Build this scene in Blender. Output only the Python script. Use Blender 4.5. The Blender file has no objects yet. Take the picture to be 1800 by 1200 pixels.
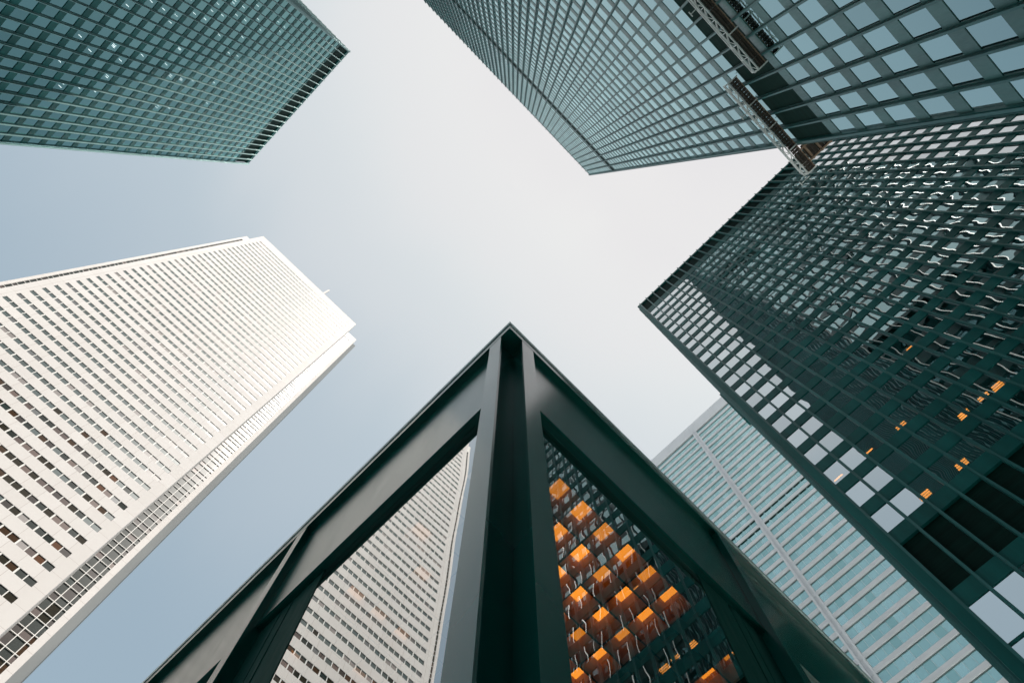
import bpy, math, random
from mathutils import Vector, Matrix

rnd = random.Random(7)
scene = bpy.context.scene
COL = scene.collection

# ------------------------------------------------------------------ camera
EYE = 1.6                                   # camera height above the plaza
R_ = Vector((0.7055, -0.7087, 0.0024)).normalized()
F_ = Vector((0.1436, 0.1463, 0.9788)).normalized()
R_ = (R_ - F_ * R_.dot(F_)).normalized()
U_ = R_.cross(F_)
FPX = 1297.9
cam_data = bpy.data.cameras.new("camera")
cam = bpy.data.objects.new("camera", cam_data)
COL.objects.link(cam)
m = Matrix((R_, U_, -F_)).transposed().to_4x4()
m.translation = Vector((0, 0, EYE))
cam.matrix_world = m
cam_data.sensor_width = 36.0
cam_data.lens = FPX / 1800 * 36.0
cam_data.clip_start = 0.05
cam_data.clip_end = 4000
scene.camera = cam


def px(p):
    d = Vector(p) - Vector((0, 0, EYE))
    z = d.dot(F_)
    if z < 0.1:
        return None
    return 900 + FPX * d.dot(R_) / z, 600 - FPX * d.dot(U_) / z


SUN = Vector((0.06, -0.41, 1.0)).normalized()

# ------------------------------------------------------------------ materials
MATS = {}


def nodes_of(name):
    mt = bpy.data.materials.new(name)
    mt.use_nodes = True
    nt = mt.node_tree
    nt.nodes.clear()
    out = nt.nodes.new("ShaderNodeOutputMaterial")
    MATS[name] = mt
    return mt, nt, out


def N(nt, typ, **kw):
    n = nt.nodes.new(typ)
    for k, v in kw.items():
        if hasattr(n, k):
            setattr(n, k, v)
        else:
            n.inputs[k].default_value = v
    return n


def ramp(nt, stops, interp='LINEAR'):
    r = nt.nodes.new("ShaderNodeValToRGB")
    r.color_ramp.interpolation = interp
    el = r.color_ramp.elements
    while len(el) < len(stops):
        el.new(0.5)
    for e, (p, c) in zip(el, stops):
        e.position = p
        e.color = (c[0], c[1], c[2], 1)
    return r


def paint(name, col, rough=0.4, metal=0.0, var=0.35, scale=0.7, spec=0.5, streak=(1, 1, .15), bump=0.0, fine=14.0, rvar=.1):
    """painted metal / stone: colour mottling, roughness mottling, vertical streaks"""
    mt, nt, out = nodes_of(name)
    L = nt.links.new
    tc = N(nt, "ShaderNodeTexCoord")
    mp = N(nt, "ShaderNodeMapping")
    mp.inputs['Scale'].default_value = streak
    L(tc.outputs['Object'], mp.inputs['Vector'])
    n1 = N(nt, "ShaderNodeTexNoise", Scale=scale, Detail=6.0, Roughness=0.65)
    n2 = N(nt, "ShaderNodeTexNoise", Scale=fine, Detail=4.0, Roughness=0.6)
    L(mp.outputs[0], n1.inputs['Vector'])
    L(mp.outputs[0], n2.inputs['Vector'])
    lo = [c * (1 - var) for c in col]
    hi = [min(1, c * (1 + var)) for c in col]
    r1 = ramp(nt, [(0.3, lo), (0.7, hi)])
    L(n1.outputs['Fac'], r1.inputs[0])
    b = N(nt, "ShaderNodeBsdfPrincipled", Metallic=metal)
    b.inputs['Specular IOR Level'].default_value = spec
    L(r1.outputs[0], b.inputs['Base Color'])
    mr = N(nt, "ShaderNodeMapRange")
    mr.inputs['From Min'].default_value = 0.25
    mr.inputs['From Max'].default_value = 0.75
    mr.inputs['To Min'].default_value = max(0.03, rough - rvar)
    mr.inputs['To Max'].default_value = rough + rvar * 1.2
    L(n2.outputs['Fac'], mr.inputs['Value'])
    L(mr.outputs[0], b.inputs['Roughness'])
    if bump:
        bp = N(nt, "ShaderNodeBump", Strength=0.4, Distance=bump)
        L(n2.outputs['Fac'], bp.inputs['Height'])
        L(bp.outputs[0], b.inputs['Normal'])
    L(b.outputs[0], out.inputs[0])
    return mt


def glass(name, tint=(.55, .62, .62), refl=(.85, .93, .95), base=0.12, ior=1.6, rough=0.0, inner=None,
          warp=0.004, warp_scale=0.45, tone=0.15, inner_stops=None):
    """window pane: reflection rising towards grazing angles over a see-through tint or a dark body"""
    mt, nt, out = nodes_of(name)
    L = nt.links.new
    tc = N(nt, "ShaderNodeTexCoord")
    at = N(nt, "ShaderNodeAttribute")
    at.attribute_name = "tone"
    # every pane bows in its own way: shift the noise by the pane's tone
    sh = N(nt, "ShaderNodeVectorMath", operation='SCALE')
    sh.inputs[0].default_value = (37.0, 11.0, 53.0)
    L(at.outputs['Fac'], sh.inputs['Scale'])
    ad = N(nt, "ShaderNodeVectorMath", operation='ADD')
    L(tc.outputs['Object'], ad.inputs[0])
    L(sh.outputs[0], ad.inputs[1])
    n1 = N(nt, "ShaderNodeTexNoise", Scale=warp_scale, Detail=0.4, Roughness=0.4)
    L(ad.outputs[0], n1.inputs['Vector'])
    bp = N(nt, "ShaderNodeBump", Strength=1.0, Distance=warp * 10)
    L(n1.outputs['Fac'], bp.inputs['Height'])
    fr = N(nt, "ShaderNodeFresnel", IOR=ior)
    L(bp.outputs[0], fr.inputs['Normal'])
    ma = N(nt, "ShaderNodeMath", operation='MULTIPLY_ADD')
    L(fr.outputs[0], ma.inputs[0])
    ma.inputs[1].default_value = 1 - base
    ma.inputs[2].default_value = base
    # pane to pane variation of the coating
    mv = N(nt, "ShaderNodeMapRange")
    mv.inputs['To Min'].default_value = 1 - tone
    mv.inputs['To Max'].default_value = 1 + tone * .4
    L(at.outputs['Fac'], mv.inputs['Value'])
    mm = N(nt, "ShaderNodeMath", operation='MULTIPLY', use_clamp=True)
    L(ma.outputs[0], mm.inputs[0])
    L(mv.outputs[0], mm.inputs[1])
    gl = N(nt, "ShaderNodeBsdfGlossy", Roughness=rough)
    gl.inputs['Color'].default_value = (*refl, 1)
    L(bp.outputs[0], gl.inputs['Normal'])
    if inner_stops:
        body = N(nt, "ShaderNodeBsdfDiffuse")
        rp = ramp(nt, inner_stops, 'CONSTANT')
        L(at.outputs['Fac'], rp.inputs[0])
        L(rp.outputs[0], body.inputs['Color'])
    elif inner:
        body = N(nt, "ShaderNodeBsdfDiffuse")
        body.inputs['Color'].default_value = (*inner, 1)
    else:
        body = N(nt, "ShaderNodeBsdfTransparent")
        body.inputs['Color'].default_value = (*tint, 1)
    mx = N(nt, "ShaderNodeMixShader")
    L(mm.outputs[0], mx.inputs[0])
    L(body.outputs[0], mx.inputs[1])
    L(gl.outputs[0], mx.inputs[2])
    L(mx.outputs[0], out.inputs[0])
    return mt


def lamp(name, col, strength):
    mt, nt, out = nodes_of(name)
    e = N(nt, "ShaderNodeEmission", Strength=strength)
    tc = N(nt, "ShaderNodeTexCoord")
    n = N(nt, "ShaderNodeTexNoise", Scale=1.7, Detail=2.0)
    nt.links.new(tc.outputs['Object'], n.inputs['Vector'])
    r = ramp(nt, [(0.3, [c * .78 for c in col]), (0.7, col)])
    nt.links.new(n.outputs['Fac'], r.inputs[0])
    nt.links.new(r.outputs[0], e.inputs['Color'])
    at = N(nt, "ShaderNodeAttribute")
    at.attribute_name = "tone"
    mr = N(nt, "ShaderNodeMapRange")
    mr.inputs['To Min'].default_value = strength
    mr.inputs['To Max'].default_value = strength * .42
    nt.links.new(at.outputs['Fac'], mr.inputs['Value'])
    nt.links.new(mr.outputs[0], e.inputs['Strength'])
    nt.links.new(e.outputs[0], out.inputs[0])
    return mt


paint("mullion_steel", (.010, .11, .11), rough=.40, spec=.42, scale=.25)
paint("fin_steel", (.15, .29, .29), rough=.43, metal=.48, spec=1.0, var=.15, scale=.25)
paint("slate_mullion", (.008, .085, .085), rough=.38, spec=.5, scale=.25)
paint("spandrel_steel", (.006, .100, .098), rough=.45, spec=.12, scale=.3)
paint("slate_spandrel", (.04, .125, .125), rough=.38, spec=.5, scale=.35)
paint("frame_matte", (.003, .075, .062), rough=.75, spec=.15, var=.15)
paint("dark_core", (.004, .026, .022), rough=.8, spec=.1)
paint("louvre_black", (.002, .020, .016), rough=.75, spec=.1, streak=(.2, .2, 3), fine=5)
paint("roof_membrane", (.07, .08, .085), rough=.9, spec=.2)
paint("white_marble", (.59, .56, .55), rough=.7, spec=.0, var=.03, scale=.06, fine=2.0)
mt = MATS["white_marble"]
nt_ = mt.node_tree
pb = next(n for n in nt_.nodes if n.type == 'BSDF_PRINCIPLED')
src = pb.inputs['Base Color'].links[0].from_socket
tcj = N(nt_, "ShaderNodeTexCoord")
sx = N(nt_, "ShaderNodeSeparateXYZ")
cx_ = N(nt_, "ShaderNodeCombineXYZ")
nt_.links.new(tcj.outputs['Object'], sx.inputs[0])
nt_.links.new(sx.outputs['X'], cx_.inputs['X'])
nt_.links.new(sx.outputs['Z'], cx_.inputs['Y'])
bj = N(nt_, "ShaderNodeTexBrick", Scale=1.0)
bj.offset = 0
bj.inputs['Color1'].default_value = (1, 1, 1, 1)
bj.inputs['Color2'].default_value = (.955, .95, .945, 1)
bj.inputs['Mortar'].default_value = (.62, .58, .56, 1)
bj.inputs['Mortar Size'].default_value = .03
bj.inputs['Mortar Smooth'].default_value = .4
bj.inputs['Brick Width'].default_value = 3.09
bj.inputs['Row Height'].default_value = 4.092
nt_.links.new(cx_.outputs[0], bj.inputs['Vector'])
mj = nt_.nodes.new("ShaderNodeMix")
mj.data_type = 'RGBA'
mj.blend_type = 'MULTIPLY'
mj.inputs['Factor'].default_value = 1
nt_.links.new(src, mj.inputs['A'])
nt_.links.new(bj.outputs['Color'], mj.inputs['B'])
nt_.links.new(mj.outputs['Result'], pb.inputs['Base Color'])
paint("shaded_stone", (.20, .21, .215), rough=.9, spec=0, var=.12, scale=.1)  # shade on the white tower's side put into its colour
paint("band_metal", (.66, .665, .70), rough=.42, var=.06, scale=.2, spec=.5)
paint("band_shadow_gap", (.12, .17, .18), rough=.6)
paint("frame_white", (.64, .62, .60), rough=.6, spec=.05, var=.05)
paint("pavilion_steel", (.003, .110, .092), rough=.22, spec=.55, var=.12, scale=.5, streak=(1, 1, .2), fine=2.5, rvar=.025)
mt = MATS["pavilion_steel"]
nt_ = mt.node_tree
pb = next(n for n in nt_.nodes if n.type == 'BSDF_PRINCIPLED')
pb.inputs['IOR'].default_value = 1.5
src = pb.inputs['Base Color'].links[0].from_socket
tcj = N(nt_, "ShaderNodeTexCoord")
mpj = N(nt_, "ShaderNodeMapping")
mpj.inputs['Scale'].default_value = (9, 9, 2.2)
mpj.inputs['Rotation'].default_value = (.35, .2, 0)
nt_.links.new(tcj.outputs['Object'], mpj.inputs['Vector'])
nj = N(nt_, "ShaderNodeTexNoise", Scale=1.6, Detail=9.0, Roughness=.72)
nt_.links.new(mpj.outputs[0], nj.inputs['Vector'])
rj = ramp(nt_, [(.66, (0, 0, 0)), (.80, (.55, .55, .55))])
nt_.links.new(nj.outputs['Fac'], rj.inputs[0])
mj = nt_.nodes.new("ShaderNodeMix")
mj.data_type = 'RGBA'
nt_.links.new(rj.outputs[0], mj.inputs['Factor'])
nt_.links.new(src, mj.inputs['A'])
mj.inputs['B'].default_value = (.20, .25, .24, 1)
nt_.links.new(mj.outputs['Result'], pb.inputs['Base Color'])
paint("flashing_metal", (.50, .62, .62), rough=.4, metal=.4, var=.3, scale=3.0, streak=(1, 1, 1))
paint("coffer_board", (.50, .27, .13), rough=.6, var=.25, scale=2.0)
paint("ceiling_black", (.008, .012, .011), rough=.7)
paint("deck_boards", (.045, .036, .028), rough=.7, var=.5, scale=2.2, streak=(3, .5, 1))
paint("galvanised", (.62, .66, .66), rough=.45, metal=.2, var=.12, scale=3, streak=(1, 1, 1))
paint("timber", (.26, .18, .125), rough=.65, var=.3, scale=2.0)
paint("granite", (.16, .165, .165), rough=.55, var=.25, scale=.5, streak=(1, 1, 1), fine=30)
glass("glass_a", tint=(.16, .27, .28), refl=(.50, .92, .94), base=.22, ior=1.55, warp=.0006)
glass("glass_t", tint=(.16, .25, .27), refl=(.70, .96, .98), base=.50, ior=1.6, warp=.0004)
glass("glass_r", tint=(.45, .48, .46), refl=(.90, .96, .98), base=.62, ior=1.6, warp=.0017, warp_scale=.42)
glass("glass_g", inner=(.13, .33, .34), refl=(.74, .96, .97), base=.42, ior=1.55, warp=.0005, tone=.35)
glass("glass_w", refl=(.34, .34, .34), base=.06, ior=1.5, warp=.0005, rough=.33,
      inner_stops=[(0, (.075, .10, .103)), (.62, (.12, .125, .13)), (.78, (.24, .215, .21)), (.9, (.06, .08, .08))])
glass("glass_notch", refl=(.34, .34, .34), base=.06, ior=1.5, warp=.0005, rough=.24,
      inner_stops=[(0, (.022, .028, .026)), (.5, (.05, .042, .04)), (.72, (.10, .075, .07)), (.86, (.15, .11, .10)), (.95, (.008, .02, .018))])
glass("glass_w_warm", refl=(.4, .4, .38), base=.05, ior=1.5, warp=.001, rough=.1,
      inner_stops=[(0, (.030, .025, .018)), (.5, (.055, .030, .017)), (.72, (.015, .02, .017)), (.88, (.11, .052, .03))])  # warm interior light and reflections put into the brown body colours
glass("glass_pavilion", tint=(.58, .60, .58), refl=(.95, .97, .97), base=.48, ior=1.7, warp=.0002, warp_scale=.8, tone=0)
lamp("amber_panel", (1.0, .30, .020), 2.4)
lamp("amber_dim_added", (1.0, .32, .05), .55)
lamp("office_tube_warm", (1.0, .34, .06), 3.0)
lamp("office_tube_white", (1.0, .66, .64), 5.0)

# ------------------------------------------------------------------ mesh builder


class MB:
    def __init__(self):
        self.v, self.f, self.mi, self.tone = [], [], [], []

    def face(self, pts, mi=0, tone=0.0):
        b = len(self.v)
        self.v += [tuple(p) for p in pts]
        self.f.append(tuple(range(b, b + len(pts))))
        self.mi.append(mi)
        self.tone.append(tone)

    def hexa(self, c, mi=0, tone=0.0):
        """8 corners: bottom ring 0-3, top ring 4-7"""
        b = len(self.v)
        self.v += [tuple(p) for p in c]
        for q in ((3, 2, 1, 0), (4, 5, 6, 7), (0, 1, 5, 4), (1, 2, 6, 5), (2, 3, 7, 6), (3, 0, 4, 7)):
            self.f.append(tuple(b + i for i in q))
            self.mi.append(mi)
            self.tone.append(tone)

    def box(self, x0, x1, y0, y1, z0, z1, mi=0):
        self.hexa([(x0, y0, z0), (x1, y0, z0), (x1, y1, z0), (x0, y1, z0),
                   (x0, y0, z1), (x1, y0, z1), (x1, y1, z1), (x0, y1, z1)], mi)

    def bar(self, a, b, w, mi=0):
        a, b = Vector(a), Vector(b)
        d = (b - a).normalized()
        up = Vector((0, 0, 1)) if abs(d.z) < .9 else Vector((1, 0, 0))
        s = d.cross(up).normalized() * w / 2
        t = s.cross(d).normalized() * w / 2
        self.hexa([a - s - t, a + s - t, a + s + t, a - s + t, b - s - t, b + s - t, b + s + t, b - s + t], mi)

    def prism(self, poly, z0, z1, mi=0):
        n = len(poly)
        b = len(self.v)
        self.v += [(p[0], p[1], z0) for p in poly] + [(p[0], p[1], z1) for p in poly]
        for i in range(n):
            j = (i + 1) % n
            self.f.append((b + i, b + j, b + n + j, b + n + i))
            self.mi.append(mi)
            self.tone.append(0)
        self.f.append(tuple(b + i for i in reversed(range(n))))
        self.f.append(tuple(b + n + i for i in range(n)))
        self.mi += [mi, mi]
        self.tone += [0, 0]

    def ring(self, x0, x1, y0, y1, t, z0, z1, mi=0):
        """a closed rectangular ring, one connected surface"""
        b = len(self.v)
        o = [(x0, y0), (x1, y0), (x1, y1), (x0, y1)]
        i_ = [(x0 + t, y0 + t), (x1 - t, y0 + t), (x1 - t, y1 - t), (x0 + t, y1 - t)]
        for z in (z0, z1):
            self.v += [(*p, z) for p in o] + [(*p, z) for p in i_]
        for k in range(4):
            l = (k + 1) % 4
            for q in ((k, l, 8 + l, 8 + k), (4 + l, 4 + k, 12 + k, 12 + l), (l, k, 4 + k, 4 + l), (8 + k, 8 + l, 12 + l, 12 + k)):
                self.f.append(tuple(b + i for i in q))
                self.mi.append(mi)
                self.tone.append(0)

    def build(self, name, mats, parent=None, **props):
        if not isinstance(mats, (list, tuple)):
            mats = [mats]
        off = Vector(parent.location) if parent else Vector((0, 0, 0))
        if parent and parent.parent:
            off = Vector(parent.parent.location)
        me = bpy.data.meshes.new(name)
        me.from_pydata([(v[0] - off.x, v[1] - off.y, v[2] - off.z) for v in self.v], [], self.f)
        for mt in mats:
            me.materials.append(MATS[mt])
        me.polygons.foreach_set("material_index", self.mi)
        a = me.attributes.new("tone", 'FLOAT', 'FACE')
        a.data.foreach_set("value", self.tone)
        me.update()
        o = bpy.data.objects.new(name, me)
        COL.objects.link(o)
        if parent:
            o.parent = parent
        for k, v in props.items():
            o[k] = v
        return o


def thing(name, label, cat, loc, group=None):
    o = bpy.data.objects.new(name, None)
    COL.objects.link(o)
    o.location = loc
    o.empty_display_size = 1
    o["label"] = label
    o["category"] = cat
    if group:
        o["group"] = group
    return o


# ------------------------------------------------------------------ panes: the 100 that show largest become parts

def hidden(p):
    x, y = p
    if abs(x - 900) > 905 or abs(y - 600) > 605:
        return True
    return False


def area2(q):
    s = 0
    for i in range(len(q)):
        a, b = q[i], q[(i + 1) % len(q)]
        s += a[0] * b[1] - b[0] * a[1]
    return s / 2


def split_panes(panes, root, name, mats, occluded=None, most=100):
    """panes: (corner list, outward normal, material index, tone)"""
    scored = []
    for k, (c, n, mi, tn) in enumerate(panes):
        ctr = (Vector(c[0]) + Vector(c[2])) / 2
        sc = 0
        if (Vector((0, 0, EYE)) - ctr).dot(Vector(n)) > 0:
            q = [px(p) for p in c]
            if all(q):
                cp = (sum(p[0] for p in q) / 4, sum(p[1] for p in q) / 4)
                if not hidden(cp) and not (occluded and occluded(cp)):
                    sc = abs(area2(q))
        scored.append((sc, k))
    scored.sort(key=lambda t: -t[0])
    best = {k for s, k in scored[:most] if s > 0}
    rest = MB()
    for k, (c, n, mi, tn) in enumerate(panes):
        if k in best:
            b = MB()
            b.face(c, 0, tn)
            b.build(name, mats[mi], root)
        else:
            rest.face(c, mi, tn)
    if rest.f:
        rest.build(name, mats, root, kind="stuff")


# ------------------------------------------------------------------ steel-and-glass tower

class Face:
    """a facade seen from outside: s runs along it, n points out, n = 0 at the front of the mullions"""

    def __init__(self, o, d, n, bays, bay, pier):
        self.o, self.d, self.n = Vector(o), Vector(d), Vector(n)
        self.bays, self.bay, self.pier = bays, bay, pier

    def p(self, s, n, z):
        q = self.o + self.d * s + self.n * n
        return (q.x, q.y, z)

    def line(self, k):
        return self.pier + k * self.bay


def tower(root, x0, x1, y0, y1, H, bay, bays_x, bays_y, pier, zones, glass_name, spans, main, occluded=None,
          tilt=0.002, rec=(.06, .20), mul=(.17, .20), spandrel="spandrel_steel", mull="mullion_steel"):
    """zones: list of (z0, z1, kind) from the ground to the top; kind in pane / spandrel / louvre / parapet"""
    px_, py_ = pier
    fx = (x1 - x0 - bays_x * bay) / 2
    fy = (y1 - y0 - bays_y * bay) / 2
    faces = {
        '-X': Face((x0, y1, 0), (0, -1, 0), (-1, 0, 0), bays_y, bay, fy),
        '+X': Face((x1, y0, 0), (0, 1, 0), (1, 0, 0), bays_y, bay, fy),
        '-Y': Face((x0, y0, 0), (1, 0, 0), (0, -1, 0), bays_x, bay, fx),
        '+Y': Face((x1, y1, 0), (-1, 0, 0), (0, 1, 0), bays_x, bay, fx),
    }
    w, dep = mul
    g = dep + rec[0]                              # glass line
    core = MB()
    core.box(x0 + 3.2, x1 - 3.2, y0 + 3.2, y1 - 3.2, 0, H - .6)
    core.build("wall", "dark_core", root)
    roof = MB()
    roof.box(x0 + .5, x1 - .5, y0 + .5, y1 - .5, H - .6, H - .25)
    roof.build("roof", "roof_membrane", root)
    for z0, z1, kind in zones:
        b = MB()
        if kind == 'spandrel':
            b.ring(x0 + dep, x1 - dep, y0 + dep, y1 - dep, 3.0, z0, z1)
            b.build("spandrel", spandrel, root)
        elif kind == 'louvre':
            b.ring(x0 + dep + rec[1], x1 - dep - rec[1], y0 + dep + rec[1], y1 - dep - rec[1], 2.6, z0, z1)
            # blades
            b.build("louvre", "louvre_black", root)
        elif kind == 'parapet':
            b.ring(x0 + dep - .03, x1 - dep + .03, y0 + dep - .03, y1 - dep + .03, .6, z0, z1)
            b.build("parapet", spandrel, root)
    # corner piers: a folded steel cover with two steps
    c = max(fx, fy, .3) - .02
    for cx, sx in ((x0, 1), (x1, -1)):
        for cy, sy in ((y0, 1), (y1, -1)):
            a, e = dep - .05, min(c, 1.0)
            st = e * .45
            poly = [(a + st * .25, a + st * .25)]
            poly = [(a + .07, a), (e, a), (e, e), (a, e), (a, a + .07), (a + .07, a + .07)]
            pts = [(cx + sx * p[0], cy + sy * p[1]) for p in poly]
            if sx * sy < 0:
                pts.reverse()
            b = MB()
            b.prism(pts, 0, H - .02)
            b.build("corner_pier", spandrel, root)
    # mullions
    rest = MB()
    for key, fc in faces.items():
        for k in range(fc.bays + 1):
            s = fc.line(k)
            h, t = w / 2, (.022 if w > .08 else w / 2 - .002)
            prof = [(-h, 0), (-h, -.03), (-t, -.03), (-t, -dep + .002), (-.10, -dep + .002), (-.10, -g - .1),
                    (.10, -g - .1), (.10, -dep + .002), (t, -dep + .002), (t, -.03), (h, -.03), (h, 0)]
            poly = [fc.p(s + a, n, 0)[:2] for a, n in prof]
            b = MB() if key in main else rest
            top = H + (.25 if (k % 2 == 0) else .12)
            b.prism(list(reversed(poly)), 0, top)
            if key in main:
                b.build("mullion", mull, root)
    if rest.f:
        rest.build("mullion", mull, root, kind="stuff")
    panes = []
    for key, fc in faces.items():
        for k in range(fc.bays):
            s0, s1 = fc.line(k) + .09, fc.line(k + 1) - .09
            for z0, z1, kind in zones:
                if kind != 'pane':
                    continue
                t1, t2 = rnd.uniform(-tilt, tilt), rnd.uniform(-tilt, tilt)
                hw, hh = (s1 - s0) / 2, (z1 - z0) / 2
                cs = [fc.p(s0, -g - t1 * hw - t2 * hh, z0), fc.p(s1, -g + t1 * hw - t2 * hh, z0),
                      fc.p(s1, -g + t1 * hw + t2 * hh, z1), fc.p(s0, -g - t1 * hw + t2 * hh, z1)]
                panes.append((cs, tuple(fc.n), 0, rnd.random()))
    split_panes(panes, root, "window", [glass_name], occluded)
    return faces


def storeys(ztop, zbot, pitch, pane, first_pane_top):
    """panes and spandrels downwards from ztop to zbot"""
    out = []
    z = ztop
    t = first_pane_top
    while t - pane > zbot:
        if z - t > .05:
            out.append((t, z, 'spandrel'))
        out.append((t - pane, t, 'pane'))
        z = t - pane
        t -= pitch
    out.append((zbot, z, 'spandrel'))
    return out


E_ = EYE
# ---- tower at the upper left
HA = 180.4
rA = thing("office_tower", "dark green glass tower whose thin vertical fins catch the sun along its lower edge",
           "skyscraper", (-66, 23.2, 0))
zA = storeys(.9518 * HA + E_, 5.5, 3.66, 2.42, .9518 * HA + E_ - 1.1)
zA += [(0, 5.5, 'pane'), (.9518 * HA + E_, .992 * HA + E_, 'louvre'), (.992 * HA + E_, HA + E_, 'parapet')]
tower(rA, -.2664 * HA - 36.3, -.2664 * HA, 5.12, 41.27, HA + E_, 1.49, 24, 24, (.3, .3), zA, "glass_a", None, ('+X', '-Y'), mul=(.07, .30), mull="fin_steel")

# ---- tower at the upper right
HT = 222.0
rT = thing("office_tower", "grey green glass tower with work platforms hung along the black band of its facade",
           "skyscraper", (-24, -36, 0))
k = HT
zT = storeys(.2387 * k + E_, 7, .0165 * k, 2.43, .2327 * k + E_)
zT += [(0, 7, 'pane'), (.2387 * k + E_, .2677 * k + E_, 'louvre')]
zT += storeys(.7445 * k + E_, .2677 * k + E_, .01644 * k, 2.42, .7445 * k + E_ - 1.2)
zT += [(.7445 * k + E_, .7636 * k + E_, 'louvre')]
zT += storeys(.992 * k + E_, .7636 * k + E_, .01644 * k, 2.42, .992 * k + E_ - 1.0)
zT += [(.992 * k + E_, HT + E_, 'parapet')]
tower(rT, 13.42 - 75.9, 13.42, -17.85 - 36.5, -17.85, HT + E_, 1.506, 50, 24, (.3, .3), zT, "glass_t", None, ('+Y', '+X'),
      tilt=.0012, rec=(.035, .05), mul=(.13, .27), spandrel="slate_spandrel", mull="slate_mullion")

b = MB()
b.box(11.55, 11.75, -18.42, -18.25, 36.2, 36.4)
b.build("ceiling_light", "office_tube_warm", rT)

# ---- tower at the right
HR = 130.0
k = HR
rR = thing("office_tower", "dark tower with wavy reflections in its windows and orange lamps lit inside",
           "skyscraper", (42, -20, 0))
zR = storeys(.3065 * k + E_, .267 * k + E_, 1, 99, 0)[:0]
zR += [(0, .207 * k + E_, 'pane'), (.207 * k + E_, .2313 * k + E_, 'pane'), (.2325 * k + E_, .2561 * k + E_, 'pane'),
       (.2313 * k + E_, .2325 * k + E_, 'spandrel'), (.2561 * k + E_, .267 * k + E_, 'spandrel'),
       (.267 * k + E_, .3065 * k + E_, 'louvre')]
zR += storeys(.9500 * k + E_, .3065 * k + E_, .0283 * k, 2.35, .9298 * k + E_)
zR += [(.9500 * k + E_, .9945 * k + E_, 'louvre'), (.9945 * k + E_, HR + E_, 'parapet')]


def occR(p):
    return p[1] < 310 + (p[0] - 1036) * -.1266


facesR = tower(rR, .2322 * k, .2322 * k + 24.2, -.7 - 1.6 - 30 * 1.506, -.7, HR + E_, 1.506, 15, 30, (.8, .8), zR, "glass_r", None,
               ('-X', '+Y', '-Y', '+X'), occR, tilt=.004, mul=(.15, .18))
b = MB()
b.box(.2322 * k + 22.6, .2322 * k + 24.35, -.74, -.42, 117.5, HR + E_ + .1)
b.build("corner_cover", "spandrel_steel", rR)
# office lamps hanging under the ceilings just behind the glass
fR = facesR['-X']
for bayk, st, n in ((4.28, 19, 2), (2.32, 19, 1), (6.2, 20, 3), (2.31, 21, 3), (4.25, 21, 3), (8.05, 20, 3), (.45, 19, 1), (8.16, 17, 1), (7.3, 20, 2),
                    (1.3, 15, 1)):
    zc = .9298 * k + E_ - st * .0283 * k - .04
    b = MB()
    for j in range(n):
        s = fR.line(bayk)
        a = fR.p(s - .42, -1.35 - .17 * j, zc)
        c = fR.p(s + .36, -1.35 - .17 * j, zc)
        b.bar(a, c, .075)
    b.build("ceiling_light", "office_tube_warm", rR)
# white ceiling tubes behind the glass of the left tower
fA = {'o': None}
for i in range(70):
    zt = .9518 * HA + E_ - 1.1 - 3.66 * rnd.choice([8, 9, 10, 11, 12, 13, 13, 14, 15, 15, 16, 17, 17, 18, 18, 19, 19, 20, 21, 22])
    yb = 5.42 + 1.49 * (rnd.choice([1, 2, 2, 3, 3, 4, 4, 5, 6, 7, 8, 10, 12, 13, 15, 17]) + .5 + rnd.uniform(-.2, .2))
    b = MB()
    xa = -.2664 * HA - .75
    b.bar((xa - .45, yb, zt - .06), (xa, yb, zt - .06), .06)
    b.build("ceiling_light", "office_tube_white", rA)

# ------------------------------------------------------------------ white tower
HW = 298.0
k = HW
rW = thing("office_tower", "tall sunlit white tower with rows of small dark windows and notched corners", "skyscraper", (-31, 112, 0))
yw, y2 = .2846 * k, .2995 * k
xa, xb = -.1913 * k, -.0218 * k
xl, xr = -.2065 * k, -.0066 * k
top = k + E_
b = MB()
b.box(xa + .6, xb - .6, yw + .6, y2 + 50, 0, top - 1)
b.build("wall", "dark_core", rW)
b = MB()
b.box(xa + .4, xb - .4, yw + .4, y2 + 20, top - 1, top - .4)
roofW = b.build("roof", "roof_membrane", rW)
pitch = .01373 * k
wz0 = .4786 * k + E_              # top of one window row
rows = []
z = wz0
while z + pitch < top - 7.5:
    z += pitch
ztop_row = z
rows = []
while z > 8:
    rows.append(z)
    z -= pitch
wh = 1.42
margin_l, margin_r = .0066 * k, .0071 * k
# piers at the two ends of the front
for nm, u0, u1 in (("l", xa, xa + margin_l), ("r", xb - margin_r, xb)):
    b = MB()
    b.box(u0, u1, yw, y2 + .3, 0, top)
    b.build("corner_pier", "white_marble", rW)
u0, u1 = xa + margin_l, xb - margin_r
prev = top
bands = []
for zt in rows:
    bands.append((zt, prev))
    prev = zt - wh
bands.append((0, prev))
first, restb = bands[:100], bands[100:]
for z0, z1 in bands:
    b = MB()
    b.box(u0 + .003, u1 - .003, yw + .004, yw + .55, z0, z1)
    b.build("spandrel", "white_marble", rW)
nmod = 15
mod = (u1 - u0) / nmod
for i in range(nmod * 2 + 1):
    u = u0 + i * mod / 2
    wd = .15 if i % 2 else .26
    if i in (0, nmod * 2):
        continue
    b = MB()
    b.box(u - wd / 2, u + wd / 2, yw + .02, yw + .40, 0, top - 4)
    b.build("mullion", "frame_white", rW)
panes = []
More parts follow.
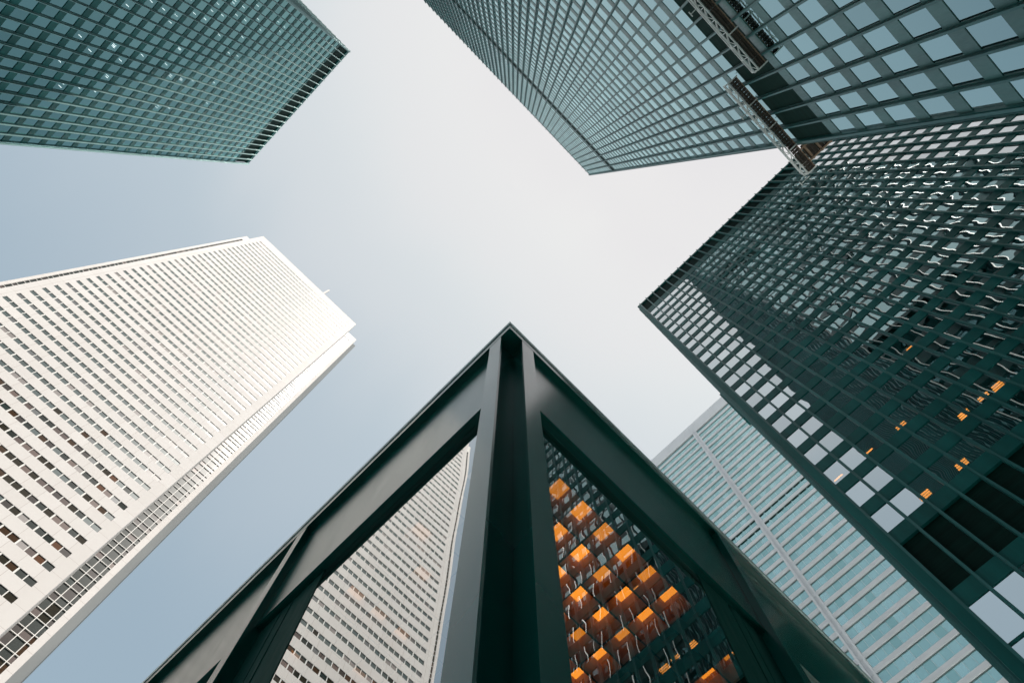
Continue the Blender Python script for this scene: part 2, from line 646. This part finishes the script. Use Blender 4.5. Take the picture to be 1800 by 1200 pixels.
for ri, zt in enumerate(rows):
    warm = zt < .335 * k
    for i in range(nmod * 2):
        s0 = u0 + i * mod / 2 + .05
        s1 = u0 + (i + 1) * mod / 2 - .05
        # pairs behind one blind share a tone
        if i % 2 == 0 or rnd.random() < .45:
            tn = rnd.random()
        wm = rnd.random() < min(.92, max(0, (.47 * k - zt) / (.16 * k)) * (1.25 - .9 * i / (nmod * 2)))
        t = rnd.uniform(-.003, .003)
        panes.append(([(s0, yw + .10 - t, zt - wh), (s1, yw + .10 + t, zt - wh), (s1, yw + .10 + t, zt), (s0, yw + .10 - t, zt)],
                      (0, -1, 0), 1 if wm else (2 if zt < .42 * k and rnd.random() < .7 else 0), tn))


def occW(p):
    return p[1] > 569 + abs(p[0] - 897) * .99


# the notches: glazed strips set back beside the front, white fins at the outer edge
gl_r = (xb - .0015 * k, -.0102 * k)
gl_l = (-.2040 * k, xa + .001 * k)
for (g0, g1), cols, f0, f1 in ((gl_r, (0, .41, .82, 1.0), -.0102 * k, xr), (gl_l, (0, .2, .6, 1.0), xl, -.2040 * k)):
    b = MB()
    b.box(f0, f1, y2, y2 + 52, 0, top - .8)
    b.build("corner_fin", "white_marble", rW)
    b = MB()
    b.box(g0 - .2, g1 + .2, y2 + .4, y2 + 48, 0, top - 1.6)
    b.build("wall", "dark_core", rW)
    fr = MB()
    for c in cols:
        u = g0 + (g1 - g0) * c
        fr.box(u - .06, u + .06, y2 + .05, y2 + .30, 0, top - 2)
    zz = ztop_row
    while zz > 5:
        fr.box(g0, g1, y2 + .08, y2 + .28, zz - .06, zz + .06)
        fr.box(g0, g1, y2 + .08, y2 + .28, zz - 2.45 - .06, zz - 2.45 + .06)
        for ci in range(3):
            a, c = g0 + (g1 - g0) * cols[ci] + .06, g0 + (g1 - g0) * cols[ci + 1] - .06
            for q0, q1 in ((zz - 2.39, zz - .06), (zz - pitch + .06, zz - 2.51)):
                tn = rnd.random() * (.6 if q1 - q0 > 2 else 1)
                panes.append(([(a, y2 + .2, q0), (c, y2 + .2, q0), (c, y2 + .2, q1), (a, y2 + .2, q1)], (0, -1, 0),
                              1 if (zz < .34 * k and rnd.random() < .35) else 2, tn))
        zz -= pitch
    fr.box(g0, g1, y2 + .02, y2 + .5, ztop_row, top - 1.2)
    fr.build("window_frame", "frame_white", rW)
split_panes(panes, rW, "window", ["glass_w", "glass_w_warm", "glass_notch"], occW)
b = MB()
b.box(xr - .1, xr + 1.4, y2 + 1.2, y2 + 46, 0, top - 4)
b.build("side_wall", "shaded_stone", rW)
b = MB()
xm = -.083 * k
b.box(xm - .35, xm + .35, yw + .5, yw + 1.2, top - .3, top + 11)
b.box(xm - .12, xm + .12, yw + .7, yw + 1.0, top + 11, top + 13)
b.build("roof_mast", "white_marble", roofW)

# ------------------------------------------------------------------ pale banded tower
HG = 239.0
k = HG
rG = thing("office_tower", "pale teal glass tower with light horizontal bands and one vertical rib", "skyscraper", (115, 28, 0))
xg, yg0, yg1 = .41 * k, -5.0, 62.0
top = k + E_
b = MB()
b.box(xg + 1.0, xg + 40, yg0 + 1, yg1 - 1, 0, top - .5)
b.build("wall", "dark_core", rG)
p = .0167 * k
bandh = .0048 * k
zt = .9710 * k + E_
b = MB()
b.box(xg, xg + 40.6, yg0 - .02, yg1 + .02, zt, top)
b.build("parapet", "band_metal", rG)
b = MB()
b.box(xg + .35, xg + 40, yg0 + .3, yg1 - .3, zt - .9, zt)
b.build("louvre", "band_shadow_gap", rG)
ribs = (.0553 * k, .0597 * k)
b = MB()
for q in ribs:
    b.box(xg - .25, xg + .5, q - .2, q + .2, 0, .985 * k + E_)
b.box(xg + .05, xg + .45, ribs[0] + .19, ribs[1] - .19, 0, .985 * k + E_)
b.build("rib", "band_metal", rG)
zb = .9598 * k + E_ - bandh
panes = []
glo = MB()
kk = 0
ztop = zt - .9
while zb > 10:
    b = MB()
    b.box(xg, xg + 40.5, yg0, yg1, zb, zb + bandh)
    b.build("spandrel", "band_metal", rG)
    # shadow gaps above and under every band
    glo.box(xg + .22, xg + 40.2, yg0 + .2, yg1 - .2, zb + bandh, zb + bandh + .16)
    glo.box(xg + .22, xg + 40.2, yg0 + .2, yg1 - .2, zb - .2, zb)
    if kk in (15, 16):
        for j in range(26):
            yy = yg0 + 3 + j * 2.3
            b = MB()
            b.box(xg + .18, xg + .5, yy, yy + 1.9, zb - .62, zb - .21)
            b.build("louvre", "dark_core", rG)
    y = yg0
    while y < 44:
        tn = min(.999, max(0, rnd.gauss(.5, .25)))
        t = rnd.uniform(-.004, .004)
        q0, q1 = zb + bandh + .16, ztop - .2
        panes.append(([(xg + .3 - t, y + 1.63, q0), (xg + .3 + t, y + .03, q0), (xg + .3 + t, y + .03, q1), (xg + .3 - t, y + 1.63, q1)],
                      (-1, 0, 0), 0, tn))
        y += 1.63
    ztop = zb
    zb -= p
    kk += 1
glo.build("shadow_gap", "band_shadow_gap", rG, kind="stuff")
ml = MB()
y = yg0
while y < 44:
    ml.box(xg + .27, xg + .33, y, y + .03, 0, .97 * k)
    y += 1.63
ml.build("mullion", "frame_white", rG, kind="stuff")


def occG(p):
    if p[1] > 569 + (p[0] - 897) * .99:
        return True
    return p[1] < 660 + (p[0] - 1236) * 1.027


split_panes(panes, rG, "window", ["glass_g"], occG)

# ------------------------------------------------------------------ steel pavilion in front
S = 9.0
rC = thing("pavilion", "black steel pavilion with a sharp roof corner and an amber coffered ceiling", "pavilion",
           (20, 20, 0))


def c_box(mb, x0, x1, y0, y1, z0, z1, mi=0):
    mb.box(x0 * S, x1 * S, y0 * S, y1 * S, (z0 * S + E_) if z0 > -9 else 0, z1 * S + E_, mi)


X0, Y0 = .1265, .1334
END = 4.6
# roof
b = MB()
c_box(b, X0 + .0021, END, Y0 + .0021, END, .9672, .997)
b.build("roof", "pavilion_steel", rC)
b = MB()
# fascia: two legs mitred at the corner, one connected L
for (p0, p1) in (((X0, Y0), (X0 + .0022, END)),):
    pass
poly = [(X0, END), (X0, Y0), (END, Y0), (END, Y0 + .0022), (X0 + .0022, Y0 + .0022), (X0 + .0022, END)]
b.prism([(x * S, y * S) for x, y in poly], .966 * S + E_, 1.0 * S + E_)
fas = b.build("fascia", "pavilion_steel", rC)
b = MB()
e = .0014
poly = [(X0 - e, END), (X0 - e, Y0 - e), (END, Y0 - e), (END, Y0 + .006), (X0 + .006, Y0 + .006), (X0 + .006, END)]
b.prism([(x * S, y * S) for x, y in poly], .990 * S + E_, 1.003 * S + E_)
b.build("flashing", "flashing_metal", fas)
ZB = .747
# edge beams
for side in (0, 1):
    def pt(u, v):                       # u: depth from the facade, v: along it
        return (u, v) if side == 0 else (v, u + (Y0 - X0) - .0015)
    for nm, (u0, u1), (z0, z1) in (("web", (.149, .155), (ZB, .9885)),):
        pass
    b = MB()
    v0 = .165

    def ub(u0, u1, v0, v1, z0, z1):
        a, c = pt(u0, v0), pt(u1, v1)
        c_box(b, min(a[0], c[0]), max(a[0], c[0]), min(a[1], c[1]), max(a[1], c[1]), z0, z1)
    ub(.1365, .1448, v0, END - .01, ZB - .0005, .9670)
    ub(.1359, .1452, v0 + .001, END - .012, ZB - .009, ZB)
    ub(.1358, .1367, v0 + .003, END - .014, .9575, .9612)
    ub(.1388, .1396, v0 + .002, END - .013, ZB - .0112, ZB - .0085)
    b.build("edge_beam", "pavilion_steel", rC)
    # columns along the side, and the glazing between them
    cen = .547
    k2 = 0
    lo = .1645
    while cen < END - .2:
        b = MB()
        h = .0105
        ub(X0 + .0002, X0 + .0026, cen - h, cen + h, -9.5, .9655)
        ub(X0 + .0020, .1462, cen - h + .004, cen + h - .004, -9.5, .9668)
        b.build("column", "pavilion_steel", rC)
        # frame of the glazed bay: broad jamb beside the column, thin stops proud of it
        b = MB()
        ub(.1440, .1500, cen - .1125, cen - .0068, -9.5, ZB - .0095)
        ub(.1431, .1444, cen - .0640, cen - .0618, -9.5, ZB - .014)
        ub(.1433, .1444, cen - .0440, cen - .0418, -9.5, ZB - .014)
        ub(.1443, .1500, lo, lo + .012, -9.5, ZB - .0095)
        ub(.1450, .1502, lo + .011, cen - .111, ZB - .013, ZB - .0093)
        fr_ = b.build("window", "frame_matte", rC)
        b = MB()
        a0, a1 = pt(.1447, lo + .0115), pt(.1447, cen - .112)
        q = [(a0[0] * S, a0[1] * S, 0.05), (a1[0] * S, a1[1] * S, 0.05), (a1[0] * S, a1[1] * S, (ZB - .0105) * S + E_), (a0[0] * S, a0[1] * S, (ZB - .0105) * S + E_)]
        b.face(q if side else list(reversed(q)), 0, rnd.random())
        b.build("glass_pane", "glass_pavilion", fr_)
        lo = cen + .0068
        cen += .386
        k2 += 1
# corner column: two flanges, two webs, a square core behind the re-entrant corner
b = MB()
c_box(b, X0 + .0002, X0 + .0026, .150, .171, -9.5, .9655)
c_box(b, .150, .171, Y0 + .0002, Y0 + .0026, -9.5, .9655)
c_box(b, X0 + .0020, .166, .1578, .1633, -9.5, .9668)
c_box(b, .1578, .1633, Y0 + .0020, .166, -9.5, .9669)
c_box(b, .1600, .196, .1602, .196, -9.5, .9668)
b.build("column", "pavilion_steel", rC)
# coffered ceiling: pyramid coffers that narrow towards a luminous panel
zc = .76
pit = .048 * zc
zt_c = zc / .96
ins = .010 * zc
gx, gy = .3358 * zc, .2412 * zc
i0, i1, j0, j1 = -2, 22, 0, 22
b = MB()
tb = .0011


def cp(x, y, z):
    return (x * S, y * S, z * S + E_)


for i in range(i0, i1):
    for j in range(j0, j1):
        x, y = gx + i * pit, gy + j * pit
        o = [(x, y), (x + pit, y), (x + pit, y + pit), (x, y + pit)]
        q = [(x + tb, y + tb), (x + pit - tb, y + tb), (x + pit - tb, y + pit - tb), (x + tb, y + pit - tb)]
        r = [(x + ins, y + ins), (x + pit - ins, y + ins), (x + pit - ins, y + pit - ins), (x + ins, y + pit - ins)]
        for k_ in range(4):
            l_ = (k_ + 1) % 4
            b.face([cp(*o[k_], zc), cp(*q[k_], zc), cp(*q[l_], zc), cp(*o[l_], zc)], 0)
            b.face([cp(*q[k_], zc), cp(*r[k_], zt_c), cp(*r[l_], zt_c), cp(*q[l_], zc)], 1)
grid = b.build("ceiling_grid", ["ceiling_black", "coffer_board"], rC)
b = MB()
poly = [(.1505, gy + j1 * pit), (.1505, .1850), (.1850, .1850), (.1850, .1575), (gx + i1 * pit, .1575), (gx + i1 * pit, gy + .0003), (gx + i0 * pit + .0003, gy + .0003), (gx + i0 * pit + .0003, gy + j1 * pit)]
b.prism([(x * S, y * S) for x, y in poly], (zc - .0012) * S + E_, (zc + .03) * S + E_)
b.build("ceiling_edge", "ceiling_black", rC)
b = MB()
c_box(b, .17, END - .1, .17, END - .1, zt_c + .012, zt_c + .02)
b.build("ceiling", "ceiling_black", rC)
off = []
for i in range(i0, i1):
    for j in range(j0, j1):
        x, y = gx + i * pit, gy + j * pit
        lit = (0 <= i <= 5 and 0 <= j <= min(5, i + 1)) or (i == 8 and 0 <= j <= 1)
        b = MB()
        c_box(b, x + ins - .0002, x + pit - ins + .0002, y + ins - .0002, y + pit - ins + .0002, zt_c + .0003, zt_c + .004)
        if lit:
            b.tone = [rnd.random() ** 1.5] * len(b.f)
            b.build("light_panel", "amber_panel", grid)
        elif (i, j) in ((-1, 5), (-1, 7), (0, 7), (0, 9), (-2, 4), (-2, 7), (-2, 10), (1, 9), (-1, 11), (1, 12), (0, 12)):
            b.tone = [rnd.random()] * len(b.f)
            b.build("light_panel", "amber_dim_added", grid)  # dim panels added to give orange spots in the left pane
        else:
            off.append(b)
mb = MB()
for q in off:
    n0 = len(mb.v)
    mb.v += q.v
    mb.f += [tuple(n0 + t for t in f_) for f_ in q.f]
    mb.mi += q.mi
    mb.tone += q.tone
mb.build("dark_panel", "ceiling_black", grid, kind="stuff")
b = MB()
c_box(b, .9, 3.6, .9, 3.6, -9.5, zc + .05)
b.build("core_wall", "ceiling_black", rC)

# ------------------------------------------------------------------ work platforms on the upper right tower


def platform(root, x0, x1, yin, zdeck, wid, seg=3.0, ends=True):
    # deck frame with boards, joists underneath
    y0, y1 = yin, yin + wid
    n = max(1, round((x1 - x0) / seg))
    L = (x1 - x0) / n
    for i in range(n):
        b = MB()
        a = x0 + i * L
        m_ = int(L / .24)
        for q in range(m_):
            xx = a + q * L / m_
            b.box(xx + .015, xx + L / m_ - .015, y0 + .03, y1, zdeck + rnd.uniform(0, .012), zdeck + .05)
        b.box(a + .02, a + L - .02, y0 + .12, y0 + .2, zdeck - .1, zdeck + .001)
        b.box(a + .02, a + L - .02, y1 - .2, y1 - .12, zdeck - .1, zdeck + .001)
        b.build("deck", "deck_boards", root)
    b = MB()
    b.box(x0, x1, y0 - .04, y0 + .03, zdeck - .06, zdeck + .1)
    b.build("edge_board", "timber", root)
    b = MB()
    yo = y1 + .12
    zt_ = zdeck + 1.15
    for (yy, zz) in ((yo, zdeck - .05), (yo + .06, zt_), (yo + .28, zdeck + .1)):
        b.bar((x0, yy, zz), (x1, yy, zz), .085)
    m_ = max(2, round((x1 - x0) / 1.1))
    for i in range(m_):
        a, c = x0 + (x1 - x0) * i / m_, x0 + (x1 - x0) * (i + 1) / m_
        b.bar((a, yo, zdeck - .05), (c, yo + .06, zt_), .05)
        b.bar((a, yo, zdeck - .05), (a, yo + .06, zt_), .05)
        b.bar((a, yo, zdeck - .05), (a + .5 * (c - a), yo + .28, zdeck + .1), .045)
        b.bar((a + .5 * (c - a), yo + .28, zdeck + .1), (c, yo, zdeck - .05), .045)
    for xx in (x0, x1):
        b.bar((xx, y0, zdeck + .02), (xx, yo + .28, zdeck + .1), .07)
        b.bar((xx, yo, zdeck - .05), (xx, yo + .06, zt_), .07)
    gr_ = b.build("guard_rail", "galvanised", root)
    for i in range(n + 1):
        a = x0 + i * L
        b = MB()
        b.bar((a, y0 - .1, zdeck - .12), (a, yo + .1, zdeck - .12), .09)
        b.bar((a, y0 - .05, zdeck + 1.6), (a, yo, zdeck - .1), .04)
        b.build("bracket", "galvanised", root)
        if i % 3 == 1:
            b = MB()
            b.bar((a + .3, yo, zdeck + .2), (a + .3, yo + .85, zdeck + .2), .06)
            b.bar((a + .1, yo + .85, zdeck + .2), (a + .5, yo + .85, zdeck + .2), .06)
            b.build("outrigger", "galvanised", gr_)


yT = -17.85
w1 = thing("work_platform", "long brown boarded work platform with a white railing, ending short of the tower's corner", "platform",
           (-20, yT, .2365 * HT + E_))
platform(w1, -58.0, .0278 * HT, yT + .05, .2368 * HT + E_, .52, seg=3.05)
w2 = thing("work_platform", "short upper work platform that sticks out past the corner of the glass tower", "platform",
           (10, yT, .2680 * HT + E_))
platform(w2, .0276 * HT, .0700 * HT, yT + .05, .2677 * HT + E_, .62, seg=2.4)
b = MB()
z = .2677 * HT + E_
for q in range(10):
    yy = yT - .1 - q * .3
    b.box(13.55, 14.9, yy - .27, yy, z + rnd.uniform(-.02, .02), z + .06)
b.build("deck", "deck_boards", w2)
b = MB()
for q in range(4):
    yy = yT - .3 - q * .85
    b.box(13.5, 15.0, yy - .07, yy + .07, z - .18, z - .03)
for xx in (13.7, 14.85):
    b.box(xx - .06, xx + .06, yT - 3.1, yT + .1, z - .3, z - .185)
b.build("joist", "timber", w2)
b = MB()
for zz in (z + .1, z + 1.1):
    b.bar((15.0, yT + .6, zz), (15.0, yT - 3.1, zz), .07)
for q in range(5):
    yy = yT + .6 - q * .9
    b.bar((15.0, yy, z), (15.0, yy, z + 1.1), .06)
b.build("guard_rail", "galvanised", w2)

# ------------------------------------------------------------------ ground
mt, nt, out = nodes_of("plaza_paving")
L = nt.links.new
tc = N(nt, "ShaderNodeTexCoord")
br = N(nt, "ShaderNodeTexBrick", Scale=1.0)
br.inputs['Color1'].default_value = (.40, .42, .41, 1)
br.inputs['Color2'].default_value = (.46, .47, .46, 1)
br.inputs['Mortar'].default_value = (.05, .05, .05, 1)
br.inputs['Mortar Size'].default_value = .006
br.inputs['Brick Width'].default_value = 1.5
br.inputs['Row Height'].default_value = 1.5
br.offset = 0
L(tc.outputs['Object'], br.inputs['Vector'])
bs = N(nt, "ShaderNodeBsdfPrincipled", Roughness=.6)
L(br.outputs[0], bs.inputs['Base Color'])
L(bs.outputs[0], out.inputs[0])
b = MB()
b.face([(-3000, -3000, 0), (3000, -3000, 0), (3000, 3000, 0), (-3000, 3000, 0)])
b.build("plaza", "plaza_paving", None, kind="structure")

# ------------------------------------------------------------------ sky and sun
world = bpy.data.worlds.new("World")
scene.world = world
world.use_nodes = True
nt = world.node_tree
nt.nodes.clear()
L = nt.links.new
out = nt.nodes.new("ShaderNodeOutputWorld")
sky = nt.nodes.new("ShaderNodeTexSky")
sky.sky_type = 'NISHITA'
sky.sun_disc = False
sky.sun_elevation = math.asin(SUN.z)
sky.sun_rotation = math.atan2(SUN.x, SUN.y)
sky.air_density = 1.0
sky.dust_density = 2.0
sky.ozone_density = 1.0
bg1 = N(nt, "ShaderNodeBackground", Strength=.082)
tintn = nt.nodes.new("ShaderNodeMix")
tintn.data_type = 'RGBA'
tintn.blend_type = 'MULTIPLY'
tintn.inputs['Factor'].default_value = 1.0
tintn.inputs['B'].default_value = (1.27, 1.38, 1.05, 1)
L(sky.outputs[0], tintn.inputs['A'])
# lowest sky dimmed by hand to cut its glow, in place of unbuilt city
sxyz = N(nt, "ShaderNodeSeparateXYZ")
tcw = N(nt, "ShaderNodeTexCoord")
L(tcw.outputs['Generated'], sxyz.inputs[0])
low = N(nt, "ShaderNodeMapRange", interpolation_type='SMOOTHSTEP')
low.inputs['From Min'].default_value = 0.0
low.inputs['From Max'].default_value = 0.55
low.inputs['To Min'].default_value = 0.12
low.inputs['To Max'].default_value = 1.0
L(sxyz.outputs['Z'], low.inputs['Value'])
lowm = N(nt, "ShaderNodeVectorMath", operation='SCALE')
L(tintn.outputs['Result'], lowm.inputs[0])
L(low.outputs[0], lowm.inputs['Scale'])
L(lowm.outputs[0], bg1.inputs['Color'])
# thin high cloud: a bright veil round the sun that thins out and breaks up away from it
tc = N(nt, "ShaderNodeTexCoord")
dt = N(nt, "ShaderNodeVectorMath", operation='DOT_PRODUCT')
nrm = N(nt, "ShaderNodeVectorMath", operation='NORMALIZE')
L(tc.outputs['Generated'], nrm.inputs[0])
L(nrm.outputs[0], dt.inputs[0])
dt.inputs[1].default_value = SUN
ac = N(nt, "ShaderNodeMath", operation='ARCCOSINE')
L(dt.outputs['Value'], ac.inputs[0])
mp = N(nt, "ShaderNodeMapping")
mp.inputs['Scale'].default_value = (2.2, 1.1, 1.5)
mp.inputs['Rotation'].default_value = (0, 0, .6)
L(nrm.outputs[0], mp.inputs['Vector'])
nz = N(nt, "ShaderNodeTexNoise", Scale=1.6, Detail=5.0, Roughness=.5)
L(mp.outputs[0], nz.inputs['Vector'])
wob = N(nt, "ShaderNodeMath", operation='MULTIPLY_ADD')
L(nz.outputs['Fac'], wob.inputs[0])
wob.inputs[1].default_value = -.28
L(ac.outputs[0], wob.inputs[2])
veil = ramp(nt, [(0.0, (1, 1, 1)), (.16, (.97, .97, .97)), (.30, (.86, .86, .86)), (.46, (.62, .62, .62)), (.66, (.35, .35, .35)), (.95, (.20, .20, .20))])
veil.color_ramp.interpolation = 'EASE'
L(wob.outputs[0], veil.inputs[0])
bg2 = N(nt, "ShaderNodeBackground", Strength=.405)
bg2.inputs['Color'].default_value = (.985, .972, .99, 1)
mx = N(nt, "ShaderNodeMixShader")
L(veil.outputs[0], mx.inputs[0])
L(bg1.outputs[0], mx.inputs[1])
L(bg2.outputs[0], mx.inputs[2])
L(mx.outputs[0], out.inputs[0])

sl = bpy.data.lights.new("sun", 'SUN')
sl.energy = 5.0
sl.angle = math.radians(.5)
sl.color = (1.0, .95, .88)
so = bpy.data.objects.new("sun", sl)
COL.objects.link(so)
so.rotation_euler = SUN.to_track_quat('Z', 'Y').to_euler()
so.location = (0, 0, 400)

scene.view_settings.view_transform = 'Standard'
scene.view_settings.look = 'None'
scene.view_settings.gamma = 1
scene.view_settings.exposure = 1.0
scene.render.engine = 'CYCLES'
scene.cycles.max_bounces = 10
scene.cycles.glossy_bounces = 6
scene.cycles.transparent_max_bounces = 10
